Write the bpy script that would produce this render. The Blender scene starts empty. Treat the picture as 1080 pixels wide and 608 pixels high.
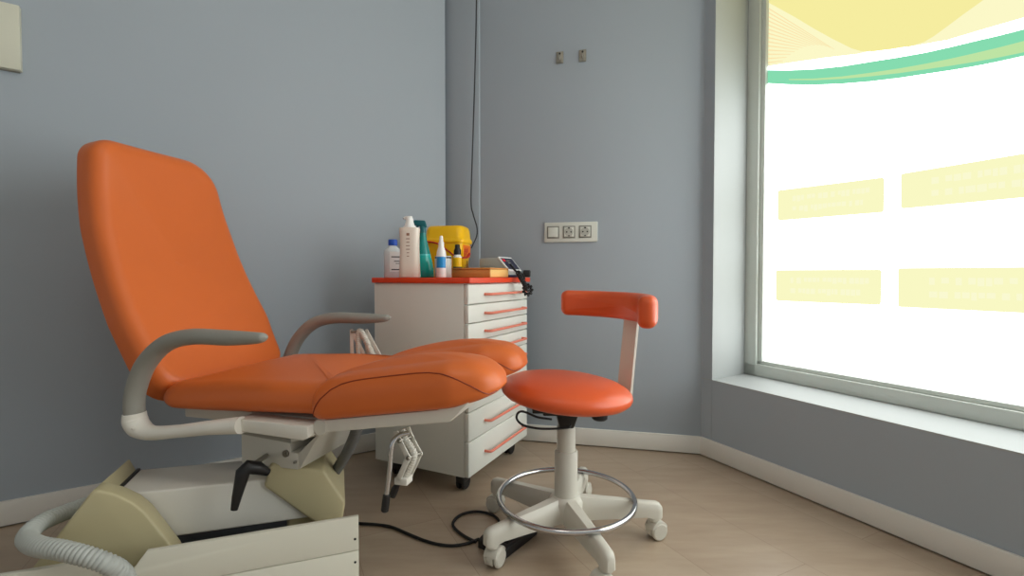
import bpy, bmesh, math, random
from mathutils import Vector, Matrix
random.seed(4)
PI = math.pi
scene = bpy.context.scene
COL = scene.collection

# ------------------------------------------------------------------ camera
CAM_Z, FPX, CX, CY, PITCH = 0.75, 500.0, 540.0, 304.0, math.radians(1.37)
cam_d = bpy.data.cameras.new('camera')
cam_d.sensor_width = 36.0
cam_d.sensor_fit = 'HORIZONTAL'
cam_d.lens = 36.0 * FPX / 1080.0
cam_d.clip_start = 0.02
cam = bpy.data.objects.new('camera', cam_d)
cam.location = (0, 0, CAM_Z)
cam.rotation_euler = (PI / 2 - PITCH, 0, 0)
COL.objects.link(cam)
scene.camera = cam


def ray(px, py):
    x, u = (px - CX) / FPX, -(py - CY) / FPX
    c, s = math.cos(PITCH), math.sin(PITCH)
    return Vector((x, c + u * s, -s + u * c))


def at(px, py, Y):
    d = ray(px, py)
    return Vector((0, 0, CAM_Z)) + d * (Y / d.y)


def on_floor(px, py, z=0.0):
    d = ray(px, py)
    return Vector((0, 0, CAM_Z)) + d * ((z - CAM_Z) / d.z)


def on_plane(px, py, p0, n):
    d = ray(px, py)
    o = Vector((0, 0, CAM_Z))
    return o + d * ((Vector(p0) - o).dot(n) / d.dot(n))


# --------------------------------------------------------------- materials
def lin(c):
    return tuple(((v / 255) / 12.92 if v / 255 <= 0.04045 else ((v / 255 + 0.055) / 1.055) ** 2.4) for v in c) + (1.0,)


def mat(name, rgb, rough=0.5, metal=0.0, var=0.06, nscale=8.0, bump=0.0, bscale=200.0, coat=0.0, spec=0.5,
        transmission=0.0, ior=1.45):
    m = bpy.data.materials.new(name)
    m.use_nodes = True
    nt = m.node_tree
    b = nt.nodes['Principled BSDF']
    b.inputs['Roughness'].default_value = rough
    b.inputs['Metallic'].default_value = metal
    b.inputs['Specular IOR Level'].default_value = spec
    b.inputs['Coat Weight'].default_value = coat
    b.inputs['Transmission Weight'].default_value = transmission
    b.inputs['IOR'].default_value = ior
    tc = nt.nodes.new('ShaderNodeTexCoord')
    n = nt.nodes.new('ShaderNodeTexNoise')
    n.inputs['Scale'].default_value = nscale
    n.inputs['Detail'].default_value = 4
    nt.links.new(tc.outputs['Object'], n.inputs['Vector'])
    mix = nt.nodes.new('ShaderNodeMix')
    mix.data_type = 'RGBA'
    c = lin(rgb)
    mix.inputs[6].default_value = tuple(v * (1 - var) for v in c[:3]) + (1,)
    mix.inputs[7].default_value = tuple(min(1, v * (1 + var)) for v in c[:3]) + (1,)
    nt.links.new(n.outputs['Fac'], mix.inputs[0])
    nt.links.new(mix.outputs[2], b.inputs['Base Color'])
    if bump:
        n2 = nt.nodes.new('ShaderNodeTexNoise')
        n2.inputs['Scale'].default_value = bscale
        n2.inputs['Detail'].default_value = 3
        nt.links.new(tc.outputs['Object'], n2.inputs['Vector'])
        bp = nt.nodes.new('ShaderNodeBump')
        bp.inputs['Strength'].default_value = bump
        bp.inputs['Distance'].default_value = 0.002
        nt.links.new(n2.outputs['Fac'], bp.inputs['Height'])
        nt.links.new(bp.outputs['Normal'], b.inputs['Normal'])
    return m


def emit(name, rgb, strength):
    m = bpy.data.materials.new(name)
    m.use_nodes = True
    nt = m.node_tree
    nt.nodes.clear()
    e = nt.nodes.new('ShaderNodeEmission')
    e.inputs['Color'].default_value = lin(rgb)
    e.inputs['Strength'].default_value = strength
    o = nt.nodes.new('ShaderNodeOutputMaterial')
    nt.links.new(e.outputs[0], o.inputs[0])
    return m


def floor_material():
    m = bpy.data.materials.new('beige_vinyl_planks')
    m.use_nodes = True
    nt = m.node_tree
    b = nt.nodes['Principled BSDF']
    tc = nt.nodes.new('ShaderNodeTexCoord')
    mp = nt.nodes.new('ShaderNodeMapping')
    mp.inputs['Rotation'].default_value = (0, 0, math.radians(63.5))
    mp.inputs['Location'].default_value = (0.10, 0.07, 0)
    nt.links.new(tc.outputs['Object'], mp.inputs['Vector'])
    br = nt.nodes.new('ShaderNodeTexBrick')
    br.inputs['Scale'].default_value = 1.0
    br.inputs['Brick Width'].default_value = 1.3
    br.inputs['Row Height'].default_value = 0.26
    br.inputs['Mortar Size'].default_value = 0.0008
    br.inputs['Mortar Smooth'].default_value = 0.3
    br.inputs['Color1'].default_value = lin(FLOOR_A)
    br.inputs['Color2'].default_value = lin(FLOOR_B)
    br.inputs['Mortar'].default_value = lin((146, 126, 108))
    nt.links.new(mp.outputs[0], br.inputs['Vector'])
    mp2 = nt.nodes.new('ShaderNodeMapping')
    mp2.inputs['Rotation'].default_value = (0, 0, math.radians(63.5))
    mp2.inputs['Scale'].default_value = (1.6, 9.0, 1)
    nt.links.new(tc.outputs['Object'], mp2.inputs['Vector'])
    n = nt.nodes.new('ShaderNodeTexNoise')
    n.inputs['Scale'].default_value = 2.2
    n.inputs['Detail'].default_value = 6
    n.inputs['Roughness'].default_value = 0.6
    nt.links.new(mp2.outputs[0], n.inputs['Vector'])
    mix = nt.nodes.new('ShaderNodeMix')
    mix.data_type = 'RGBA'
    mix.blend_type = 'MULTIPLY'
    cr = nt.nodes.new('ShaderNodeValToRGB')
    cr.color_ramp.elements[0].position = 0.3
    cr.color_ramp.elements[0].color = (0.80, 0.76, 0.72, 1)
    cr.color_ramp.elements[1].position = 0.65
    cr.color_ramp.elements[1].color = (1, 1, 1, 1)
    nt.links.new(n.outputs['Fac'], cr.inputs[0])
    mix.inputs[0].default_value = 0.8
    nt.links.new(br.outputs['Color'], mix.inputs[6])
    nt.links.new(cr.outputs[0], mix.inputs[7])
    nt.links.new(mix.outputs[2], b.inputs['Base Color'])
    b.inputs['Roughness'].default_value = 0.32
    b.inputs['Specular IOR Level'].default_value = 0.5
    return m


WALL_RGB = (165, 174, 183)
FLOOR_A, FLOOR_B = (180, 163, 143), (172, 153, 133)
FILM_STRENGTH = 4.5
WORLD_STRENGTH = 0.40
CEIL_FILL = 5.0  # glow of the added overhead fill panel

M = {
    'wall': mat('blue_grey_wall_paint', WALL_RGB, 0.75, var=0.025, nscale=3, bump=0.05, bscale=120, spec=0.25),
    'ceiling': mat('white_ceiling_paint', (235, 235, 230), 0.8, var=0.02),
    'skirting': mat('white_skirting', (226, 224, 218), 0.45, var=0.02),
    'reveal': mat('white_reveal_paint', (166, 170, 170), 0.6, var=0.02),
    'frame': mat('grey_white_window_frame', (212, 218, 212), 0.45, var=0.02),
    'floor': floor_material(),
    'orange': mat('orange_vinyl', (212, 106, 47), 0.38, var=0.05, nscale=5, bump=0.06, bscale=260, spec=0.45),
    'stool_orange': mat('red_orange_vinyl', (220, 92, 46), 0.36, var=0.04, nscale=5, bump=0.05, bscale=260, spec=0.5),
    'piping': mat('dark_orange_piping', (140, 52, 26), 0.5),
    'white': mat('white_painted_metal', (222, 219, 210), 0.38, var=0.025, nscale=6),
    'mount': mat('cream_white_metal', (205, 202, 192), 0.42, var=0.03, nscale=6),
    'beige': mat('beige_plastic', (188, 178, 142), 0.42, var=0.04, nscale=4),
    'board': mat('cream_board', (214, 212, 198), 0.5, var=0.03, nscale=5),
    'arm': mat('grey_beige_armrest', (146, 145, 138), 0.55, var=0.03, bump=0.05),
    'hose': mat('grey_ribbed_hose', (176, 180, 176), 0.5, var=0.03),
    'darkhose': mat('dark_grey_ribbed_hose', (105, 106, 104), 0.5, var=0.03),
    'black': mat('black_plastic', (24, 23, 24), 0.42, var=0.05),
    'rubber': mat('black_rubber', (18, 18, 19), 0.6, var=0.05),
    'chrome': mat('chrome', (196, 196, 198), 0.17, metal=1.0, var=0.01),
    'steel': mat('brushed_steel', (150, 146, 136), 0.4, metal=0.8, var=0.05),
    'stool_grey': mat('light_grey_plastic', (204, 201, 190), 0.42, var=0.02),
    'cabinet': mat('white_cabinet_lacquer', (224, 226, 219), 0.4, var=0.015),
    'red': mat('orange_red_top', (224, 68, 26), 0.35, var=0.03),
    'salmon': mat('salmon_handle', (228, 130, 108), 0.4, var=0.03),
    'yellow': mat('yellow_plastic', (250, 198, 8), 0.35, var=0.03),
    'yellow_lid': mat('deep_yellow_plastic', (250, 194, 8), 0.35, var=0.03),
    'redplastic': mat('red_plastic', (190, 28, 32), 0.4),
    'lotion': mat('pale_cream_plastic', (236, 228, 216), 0.4, var=0.02),
    'white_plastic': mat('white_plastic', (238, 238, 236), 0.35, var=0.015),
    'teal': mat('teal_liquid_plastic', (16, 176, 168), 0.15, var=0.04, spec=0.6),
    'teal_dark': mat('dark_teal_plastic', (10, 96, 104), 0.3),
    'teal_light': mat('pale_teal_plastic', (70, 190, 190), 0.15, spec=0.6),
    'clear': mat('translucent_white_plastic', (214, 222, 226), 0.25, var=0.02),
    'blue': mat('blue_plastic', (28, 82, 190), 0.35),
    'label_blue': mat('blue_label', (30, 140, 205), 0.4),
    'label_white': mat('white_label', (232, 234, 234), 0.5),
    'ink': mat('dark_ink', (40, 42, 55), 0.6),
    'ink_tan': mat('tan_ink', (150, 118, 100), 0.6),
    'ink_orange': mat('orange_ink', (236, 122, 30), 0.6),
    'wood': mat('tan_wood', (206, 142, 72), 0.5, var=0.1, nscale=14),
    'woodlight': mat('pale_wood', (240, 196, 120), 0.5, var=0.06, nscale=14),
    'device': mat('grey_white_device', (176, 180, 176), 0.45),
    'navy': mat('navy_panel', (22, 26, 58), 0.3),
    'panelwhite': mat('warm_white_wall_box', (206, 206, 190), 0.5, var=0.03),
    'socket': mat('white_socket', (214, 216, 208), 0.4, var=0.015),
    'socket_grey': mat('grey_socket_gap', (130, 130, 122), 0.5),
    'socket_in': mat('pale_socket_well', (180, 180, 172), 0.45),
    'cable': mat('dark_cable', (44, 46, 52), 0.5),
    'film': emit('backlit_white_film', (251, 255, 252), FILM_STRENGTH),
    'film_yellow': emit('backlit_yellow_print', (246, 237, 160), 1.0),
    'film_pale': emit('backlit_pale_yellow_print', (252, 248, 200), 1.0),
    'film_panel': emit('backlit_pale_panel_print', (249, 248, 196), 1.0),
    'film_text': emit('backlit_panel_lettering', (250, 249, 209), 1.0),
    'film_green': emit('backlit_green_print', (134, 220, 176), 1.0),
    'film_lime': emit('backlit_lime_print', (190, 228, 164), 1.0),
    'film_line': emit('backlit_fine_line_print', (250, 226, 170), 1.0),
}
gl = bpy.data.materials.new('window_glass')
gl.use_nodes = True
g = gl.node_tree.nodes['Principled BSDF']
g.inputs['Transmission Weight'].default_value = 1.0
g.inputs['Roughness'].default_value = 0.02
g.inputs['Base Color'].default_value = (0.95, 0.98, 0.97, 1)
M['glass'] = gl


# ------------------------------------------------------------ mesh helpers
def loft(bm, rings, closed=True, cap=True):
    vs = [[bm.verts.new(p) for p in r] for r in rings]
    n = len(vs[0])
    for i in range(len(vs) - 1):
        for j in range(n if closed else n - 1):
            k = (j + 1) % n
            bm.faces.new((vs[i][j], vs[i][k], vs[i + 1][k], vs[i + 1][j]))
    if cap:
        bm.faces.new(list(reversed(vs[0])))
        bm.faces.new(vs[-1])
    return vs


def merge(dst, src, mtx=None):
    if mtx is not None:
        src.transform(mtx)
    vm = {v: dst.verts.new(v.co) for v in src.verts}
    for f in src.faces:
        dst.faces.new([vm[v] for v in f.verts])
    src.free()


def box(bm, x0, x1, y0, y1, z0, z1, bev=0.0, seg=2, mtx=None):
    t = bmesh.new()
    P = [(x, y, z) for z in (z0, z1) for x, y in ((x0, y0), (x1, y0), (x1, y1), (x0, y1))]
    v = [t.verts.new(p) for p in P]
    for f in ((3, 2, 1, 0), (4, 5, 6, 7), (0, 1, 5, 4), (1, 2, 6, 5), (2, 3, 7, 6), (3, 0, 4, 7)):
        t.faces.new([v[i] for i in f])
    if bev:
        bmesh.ops.bevel(t, geom=t.edges[:], offset=bev, segments=seg, profile=0.5, affect='EDGES')
    merge(bm, t, mtx)


def hexa(bm, pts, bev=0.0, seg=2):
    """eight corners: bottom four anticlockwise, then top four"""
    t = bmesh.new()
    v = [t.verts.new(p) for p in pts]
    for f in ((3, 2, 1, 0), (4, 5, 6, 7), (0, 1, 5, 4), (1, 2, 6, 5), (2, 3, 7, 6), (3, 0, 4, 7)):
        t.faces.new([v[i] for i in f])
    if bev:
        bmesh.ops.bevel(t, geom=t.edges[:], offset=bev, segments=seg, profile=0.5, affect='EDGES')
    merge(bm, t)


def prism(bm, poly, y0, y1, bev=0.0, seg=2, mtx=None):
    """polygon in the local x-z plane pulled along y"""
    t = bmesh.new()
    a = [t.verts.new((p[0], y0, p[1])) for p in poly]
    b = [t.verts.new((p[0], y1, p[1])) for p in poly]
    n = len(poly)
    t.faces.new(a)
    t.faces.new(list(reversed(b)))
    for i in range(n):
        k = (i + 1) % n
        t.faces.new((a[k], a[i], b[i], b[k]))
    bmesh.ops.recalc_face_normals(t, faces=t.faces[:])
    if bev:
        es = [e for e in t.edges if len(e.link_faces) == 2 and e.calc_face_angle(0) > 0.5]
        bmesh.ops.bevel(t, geom=es, offset=bev, segments=seg, profile=0.5, affect='EDGES')
    merge(bm, t, mtx)


def catmull(pts, n=8, closed=False):
    pts = [Vector(p) for p in pts]
    out = []
    N = len(pts)
    rng = N if closed else N - 1
    for i in range(rng):
        if closed:
            p0, p1, p2, p3 = pts[(i - 1) % N], pts[i], pts[(i + 1) % N], pts[(i + 2) % N]
        else:
            p1, p2 = pts[i], pts[i + 1]
            p0 = pts[i - 1] if i else p1 * 2 - p2
            p3 = pts[i + 2] if i + 2 < N else p2 * 2 - p1
        for k in range(n):
            t = k / n
            out.append(0.5 * ((2 * p1) + (p2 - p0) * t + (2 * p0 - 5 * p1 + 4 * p2 - p3) * t * t +
                              (3 * p1 - p0 - 3 * p2 + p3) * t ** 3))
    if not closed:
        out.append(pts[-1])
    return out


def lerp_list(vals, n):
    out = []
    for i in range(n):
        f = i / (n - 1) * (len(vals) - 1)
        k = min(int(f), len(vals) - 2)
        out.append(vals[k] * (1 - (f - k)) + vals[k + 1] * (f - k))
    return out


def tube(bm, path, r, seg=10, closed=False, flat=1.0, up=None):
    path = [Vector(p) for p in path]
    n = len(path)
    rs = r if isinstance(r, (list, tuple)) else [r] * n
    if len(rs) != n:
        rs = lerp_list(list(rs), n)
    T = []
    for i in range(n):
        a = path[(i - 1) % n] if (closed or i) else path[i]
        b = path[(i + 1) % n] if (closed or i < n - 1) else path[i]
        T.append((b - a).normalized())
    nrm = Vector(up) if up else (Vector((0, 0, 1)) if abs(T[0].z) < 0.9 else Vector((1, 0, 0)))
    nrm = (nrm - T[0] * nrm.dot(T[0])).normalized()
    rings = []
    for i in range(n):
        if i:
            nrm = (nrm - T[i] * nrm.dot(T[i])).normalized()
        bn = T[i].cross(nrm)
        rings.append([path[i] + (nrm * math.cos(2 * PI * k / seg) * rs[i] + bn * math.sin(2 * PI * k / seg) * rs[i] * flat)
                      for k in range(seg)])
    if closed:
        rings.append(rings[0])
        vs = [[bm.verts.new(p) for p in q] for q in rings[:-1]]
        vs.append(vs[0])
        for i in range(n):
            for j in range(seg):
                k = (j + 1) % seg
                bm.faces.new((vs[i][j], vs[i][k], vs[i + 1][k], vs[i + 1][j]))
    else:
        loft(bm, rings)


def lathe(bm, prof, seg=24, mtx=None):
    t = bmesh.new()
    rings = [[(max(r, 1e-4) * math.cos(2 * PI * k / seg), max(r, 1e-4) * math.sin(2 * PI * k / seg), z) for k in range(seg)]
             for r, z in prof]
    loft(t, rings)
    merge(bm, t, mtx)


def cyl(bm, p0, p1, r, seg=16, r2=None, bev=0.0):
    p0, p1 = Vector(p0), Vector(p1)
    d = p1 - p0
    L = d.length
    r2 = r if r2 is None else r2
    q = Vector((0, 0, 1)).rotation_difference(d.normalized()).to_matrix().to_4x4()
    b = min(bev, L * 0.4)
    prof = [(r, 0), (r2, L)] if not b else [(r - b, 0), (r, b), (r2, L - b), (r2 - b, L)]
    lathe(bm, prof, seg, Matrix.Translation(p0) @ q)


def rounded(corners, nseg=6, step=0.04):
    """corners: (x, y, radius); returns a dense closed outline"""
    out = []
    n = len(corners)
    for i in range(n):
        p = Vector(corners[i][:2])
        a = Vector(corners[i - 1][:2])
        b = Vector(corners[(i + 1) % n][:2])
        r = corners[i][2]
        u, v = (a - p).normalized(), (b - p).normalized()
        half = math.acos(max(-1, min(1, u.dot(v)))) / 2
        d = min(r / math.tan(half), (a - p).length * 0.49, (b - p).length * 0.49)
        s, e = p + u * d, p + v * d
        for k in range(nseg + 1):
            t = k / nseg
            w = 0.42
            # conic through the corner close to a circular arc
            den = (1 - t) ** 2 + 2 * t * (1 - t) * math.sin(half) + t * t
            out.append(((1 - t) ** 2 * s + 2 * t * (1 - t) * math.sin(half) * p + t * t * e) / den)
        nx = Vector(corners[(i + 1) % n][:2])
    # fill the straight runs
    res = []
    for i in range(len(out)):
        a, b = out[i], out[(i + 1) % len(out)]
        L = (b - a).length
        if L < 1e-6:
            continue
        k = max(1, int(L / step))
        for j in range(k):
            res.append(a.lerp(b, j / k))
    return res


def pad(bm, outline, z0, z1, rb, rt, dome=0.0, dome_bot=0.0, fn=None, edge=5):
    n = len(outline)
    c = sum((Vector(p) for p in outline), Vector((0, 0))) / n
    area = sum(outline[i].x * outline[(i + 1) % n].y - outline[(i + 1) % n].x * outline[i].y for i in range(n))
    sg = 1 if area > 0 else -1
    N = []
    for i in range(n):
        t = (outline[(i + 1) % n] - outline[i - 1]).normalized()
        N.append(Vector((t.y, -t.x)) * sg)

    def ins(d):
        return [outline[i] - N[i] * d for i in range(n)]
    rings = []
    base = ins(rb)
    for s in (0.04, 0.3, 0.55, 0.78, 0.92):
        rings.append([(c.x + (p.x - c.x) * s, c.y + (p.y - c.y) * s, z0 - dome_bot * (1 - s * s)) for p in base])
    for k in range(edge + 1):
        a = PI / 2 * k / edge
        rings.append([(p.x, p.y, z0 + rb * (1 - math.cos(a))) for p in ins(rb * (1 - math.sin(a)))])
    for k in range(edge + 1):
        a = PI / 2 * k / edge
        rings.append([(p.x, p.y, z1 - rt * (1 - math.sin(a))) for p in ins(rt * (1 - math.cos(a)))])
    base = ins(rt)
    for s in (0.95, 0.87, 0.75, 0.6, 0.42, 0.22, 0.04):
        rings.append([(c.x + (p.x - c.x) * s, c.y + (p.y - c.y) * s, z1 + dome * (1 - s * s) ** 1.3) for p in base])
    if fn:
        rings = [[fn(Vector(p)) for p in r] for r in rings]
    loft(bm, rings)


def new():
    return bmesh.new()


def build(name, bm, m, parent=None, sharp=35, mtx=None):
    if mtx is not None:
        bm.transform(mtx)
    bmesh.ops.recalc_face_normals(bm, faces=bm.faces[:])
    me = bpy.data.meshes.new(name)
    bm.to_mesh(me)
    bm.free()
    for p in me.polygons:
        p.use_smooth = True
    me.set_sharp_from_angle(angle=math.radians(sharp))
    me.materials.append(M[m] if isinstance(m, str) else m)
    o = bpy.data.objects.new(name, me)
    COL.objects.link(o)
    if parent:
        o.parent = parent
    return o


def thing(name, label, cat, loc=(0, 0, 0), rz=0.0, group=None):
    o = bpy.data.objects.new(name, None)
    o.empty_display_size = 0.1
    COL.objects.link(o)
    o.location = loc
    o.rotation_euler = (0, 0, rz)
    tag(o, label, cat, group)
    return o


def tag(o, label, cat, group=None):
    o['label'] = label
    o['category'] = cat
    if group:
        o['group'] = group
    return o


def struct(name, bm, m, parent=None, sharp=35, mtx=None):
    o = build(name, bm, m, parent, sharp, mtx)
    if not parent:
        o['kind'] = 'structure'
    return o


# ================================================================= SETTING
def frame2(p, d):
    """matrix: local x along d, y = outward normal to the right of... , z up"""
    d = Vector((d[0], d[1], 0)).normalized()
    n = Vector((-d.y, d.x, 0))
    m = Matrix.Identity(4)
    m.col[0][:3] = d
    m.col[1][:3] = n
    m.col[2][:3] = (0, 0, 1)
    m.col[3][:3] = (p[0], p[1], 0)
    return m


H = 2.6
PL = Vector((-0.310, 2.221))         # left wall meets the corner strip
DL = Vector((-0.8305, -0.557))       # along the left wall, away from the corner
PB = Vector((-0.154, 2.200))         # back wall starts
PC = Vector((0.797, 1.984))          # back wall meets window wall
DR = Vector((0.4459, -0.8951))       # along the window wall towards the camera

FL = frame2(PL, -DL)                 # local +x towards the corner, +y out of the room
FB = frame2(PB, PC - PB)
FR = frame2(PC, DR)
LB = (PC - PB).length

bm = new()
box(bm, -4.2, 3.2, -2.6, 3.2, -0.05, 0.0)
struct('floor', bm, 'floor')
bm = new()
box(bm, -4.2, 3.2, -1.6, 3.2, H, H + 0.08)
struct('ceiling', bm, 'ceiling')

bm = new()
box(bm, -4.3, 0.0, 0.0, 0.1, 0, H, mtx=FL)
struct('wall_left', bm, 'wall')
# the narrow strip beside the corner, turned a little away from the window
bm = new()
A0, A1 = Vector((-0.304, 2.246)), Vector((-0.150, 2.190))
FS = frame2(A0, A1 - A0)
box(bm, -0.03, (A1 - A0).length, 0.0, 0.08, 0, H, bev=0.004, mtx=FS)
struct('wall_corner', bm, 'wall')
bm = new()
box(bm, -0.004, LB, 0.0, 0.1, 0, H, bev=0.003, mtx=FB)
struct('wall_back', bm, 'wall')

S0, S1, SILL, HEAD = 0.0535, 2.9, 0.326, 2.35
bm = new()
box(bm, 0, S0 - 0.001, 0, 0.006, 0, H, mtx=FR)
box(bm, S0, S1, 0, 0.235, 0, SILL - 0.004, mtx=FR)
box(bm, S0, S1, 0, 0.235, HEAD, H, mtx=FR)
box(bm, S1, 3.6, 0, 0.235, 0, H, mtx=FR)
struct('wall_right', bm, 'wall')
# painted reveal: splayed jamb, sill and head
bm = new()
hexa(bm, [FR @ Vector(p) for p in (
    (S0 - 0.06, 0.052, SILL - .02), (S0, 0.0005, SILL - .02), (0.0162, 0.30, SILL - .02), (-0.08, 0.30, SILL - .02),
    (S0 - 0.06, 0.052, HEAD + .02), (S0, 0.0005, HEAD + .02), (0.0162, 0.30, HEAD + .02), (-0.08, 0.30, HEAD + .02))])
box(bm, -0.02, S1, 0.0, 0.30, SILL - 0.004, SILL, mtx=FR)
box(bm, -0.02, S1, 0.0, 0.30, HEAD, HEAD + 0.006, mtx=FR)
struct('trim_1', bm, 'reveal')

# window: frame with an inner bead, glass outside the printed film
FW = 0.234
bm = new()
w0 = 0.0162
box(bm, w0, w0 + 0.062, FW, FW + 0.06, SILL, HEAD, 0.003, mtx=FR)
box(bm, w0, S1, FW, FW + 0.06, SILL, SILL + 0.050, 0.003, mtx=FR)
box(bm, w0, S1, FW, FW + 0.06, HEAD - 0.05, HEAD, 0.003, mtx=FR)
box(bm, S1 - 0.05, S1, FW, FW + 0.06, SILL, HEAD, 0.003, mtx=FR)
win = struct('window_1', bm, 'frame')
bm = new()
box(bm, w0 + 0.062, w0 + 0.082, FW + 0.012, FW + 0.05, SILL + 0.05, HEAD - 0.05, 0.003, mtx=FR)
box(bm, w0 + 0.062, S1 - 0.05, FW + 0.012, FW + 0.05, SILL + 0.05, SILL + 0.066, 0.003, mtx=FR)
build('glazing_bead', bm, 'frame', win)
bm = new()
box(bm, w0 + 0.06, S1 - 0.04, FW + 0.040, FW + 0.046, SILL + 0.045, HEAD - 0.045, mtx=FR)
build('pane', bm, 'glass', win)

# printed film stuck on the inside of the glass
FILM_Y = FW + 0.030
film = thing('window_poster', 'backlit white window film printed with a green swoosh and yellow panels', 'poster',
             FR @ Vector((1.4, FILM_Y, SILL + 0.06)), 0)
film_inv = Matrix.Translation(-film.location)
bm = new()
box(bm, w0 + 0.078, S1 - 0.045, FILM_Y, FILM_Y + 0.004, SILL + 0.06, HEAD - 0.05, mtx=FR)
build('white_film', bm, 'film', film, mtx=film_inv)
NR = Vector((FR.col[1][0], FR.col[1][1], 0))


def film_pt(px, py, off):
    p0 = FR @ Vector((0, FILM_Y - off, 0))
    p = on_plane(px, py, p0, NR)
    q = FR.inverted() @ p
    return q.x, q.z


ZTOP = HEAD - 0.052


def print_poly(name, pix, m, off, extra=None):
    pts = [film_pt(px, py, off) for px, py in pix]
    if extra:
        pts += extra
    b = new()
    prism(b, pts, FILM_Y - off, FILM_Y - off + 0.0008, mtx=FR)
    return build(name, b, m, film, mtx=film_inv)


x_l = w0 + 0.083
# pale yellow field with its lower edge, then the deeper rounded shape and the swoosh
pale = [(809, 70), (835, 66), (870, 61), (905, 57), (918, 54), (961, 49), (1000, 42), (1040, 30), (1080, 18.5), (1180, -12)]
xr = film_pt(1180, 0, 0.001)[0]
print_poly('pale_yellow_field', pale, 'film_pale', 0.001, [(xr, ZTOP), (x_l, ZTOP)])
deep = [(809, 2), (822, 9), (840, 19), (858, 30), (878, 41), (898, 51), (908, 54), (920, 54.5), (940, 52), (961, 48.5),
        (975, 44), (985, 38), (1000, 27), (1016, 15), (1030, 5), (1045, -6)]
xd = film_pt(1045, -6, 0.002)
print_poly('yellow_rounded_shape', deep, 'film_yellow', 0.002, [(xd[0] + 0.35, ZTOP), (x_l, ZTOP)])
top = [(805, 73.9), (832, 74.2), (858.5, 73), (888, 70), (917.7, 65.2), (948, 60.5), (977, 55.3), (1003, 49.5), (1028, 43.4),
       (1054, 37.4), (1080, 30.8), (1130, 17), (1180, 2)]
bot = [(805, 87.7), (832, 89.2), (858.5, 89.6), (888, 88.4), (917.7, 86), (948, 82.4), (977, 78), (1003, 74.2), (1028, 70),
       (1054, 64.8), (1080, 59), (1130, 47), (1180, 34)]
print_poly('green_swoosh', top + bot[::-1], 'film_green', 0.003)
ta = [(x, y + (b[1] - y) * (0.64 - 0.24 * i / 12)) for i, ((x, y), b) in enumerate(zip(top, bot))]
tb = [(x, y + (b[1] - y) * (0.66 + 0.24 * i / 12)) for i, ((x, y), b) in enumerate(zip(top, bot))]
print_poly('lime_streak', ta[1:] + tb[1:][::-1], 'film_lime', 0.004)
# fan of fine lines at the left edge
bm = new()
for k in range(14):
    y0 = 6 + k * 4.6
    x1 = 880 - k * 4.2
    y1 = y0 + (x1 - 806) * (0.62 - k * 0.055)
    a0, a1, a2, a3 = film_pt(807, y0, .0018), film_pt(x1, y1, .0018), film_pt(x1, y1 + 0.5, .0018), film_pt(807, y0 + 1.4, .0018)
    prism(bm, [a0, a1, a2, a3], FILM_Y - 0.0018, FILM_Y - 0.0012, mtx=FR)
build('fine_line_fan', bm, 'film_line', film, mtx=film_inv)


def rpoly(q, r=3.0):
    pts = rounded([(x, y, r) for x, y in q], 4, 400)
    return [(p.x, p.y) for p in pts]


panels = [
    [(820, 201), (933, 187), (932, 224), (820, 233)],
    [(950, 183.5), (1182, 145), (1182, 199), (950, 220.5)],
    [(818, 285), (930, 284.5), (929, 322), (818, 317.5)],
    [(947, 283), (1182, 281), (1182, 335.5), (947, 324)],
]
for i, q in enumerate(panels):
    pn = print_poly('yellow_panel', rpoly(q), 'film_panel', 0.002)
    b = new()
    rnd = random.Random(11 + i)
    A, B, Cc, D = [Vector(p) for p in q]
    for row in range(2):
        v0 = 0.24 + 0.34 * row
        u = 0.14
        end = 0.86 if row == 0 else 0.78
        while u < end:
            wd = rnd.uniform(0.022, 0.045)
            hgt = rnd.uniform(0.12, 0.2)

            def uv(uu, vv):
                return A.lerp(B, uu).lerp(D.lerp(Cc, uu), vv)
            c4 = [uv(u, v0), uv(u + wd, v0), uv(u + wd, v0 + hgt), uv(u, v0 + hgt)]
            prism(b, [film_pt(p.x, p.y, .0032) for p in c4], FILM_Y - 0.0032, FILM_Y - 0.0026, mtx=FR)
            u += wd + rnd.choice((0.008, 0.008, 0.03))
    build('panel_lettering', b, 'film_text', pn, mtx=film_inv)

# baseboards
BH, BT = 0.078, 0.012
for nm, F, x0, x1 in (('baseboard_left', FL, -4.2, 0.02), ('baseboard_back', FB, -0.02, LB - 0.004), ('baseboard_right', FR, 0.002, 3.6)):
    bm = new()
    box(bm, x0, x1, -BT, 0.0, 0.005, BH, 0.002, mtx=F)
    struct(nm, bm, 'skirting')

# ============================================================ TREATMENT CHAIR
CU, CV = Vector((0.966, -0.259, 0)), Vector((0.259, 0.966, 0))
OX, OY = -0.823, 1.341
chair = thing('treatment_chair', 'orange vinyl reclining treatment chair with grey armrests on a white and beige base', 'treatment chair',
              (OX, OY, 0), math.atan2(-0.259, 0.966))
CINV = (Matrix.Translation((OX, OY, 0)) @ Matrix.Rotation(math.atan2(-0.259, 0.966), 4, 'Z')).inverted()
BA = math.atan2(0.345, 0.939)
BASE = CINV @ Matrix.Translation((-0.533, 1.263, 0)) @ Matrix.Rotation(BA, 4, 'Z')     # base is swivelled under the seat


def cp(px, py, Y):
    return CINV @ at(px, py, Y)


BINV = (CINV.inverted() @ BASE).inverted()


def bq(px, py, q):
    """point (t, z) of the base's own plane at cross distance q"""
    W_ = BINV.inverted()
    n = (W_.to_3x3() @ Vector((0, 1, 0)))
    p = BINV @ on_plane(px, py, W_ @ Vector((0, q, 0)), n)
    return p.x, p.z


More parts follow.
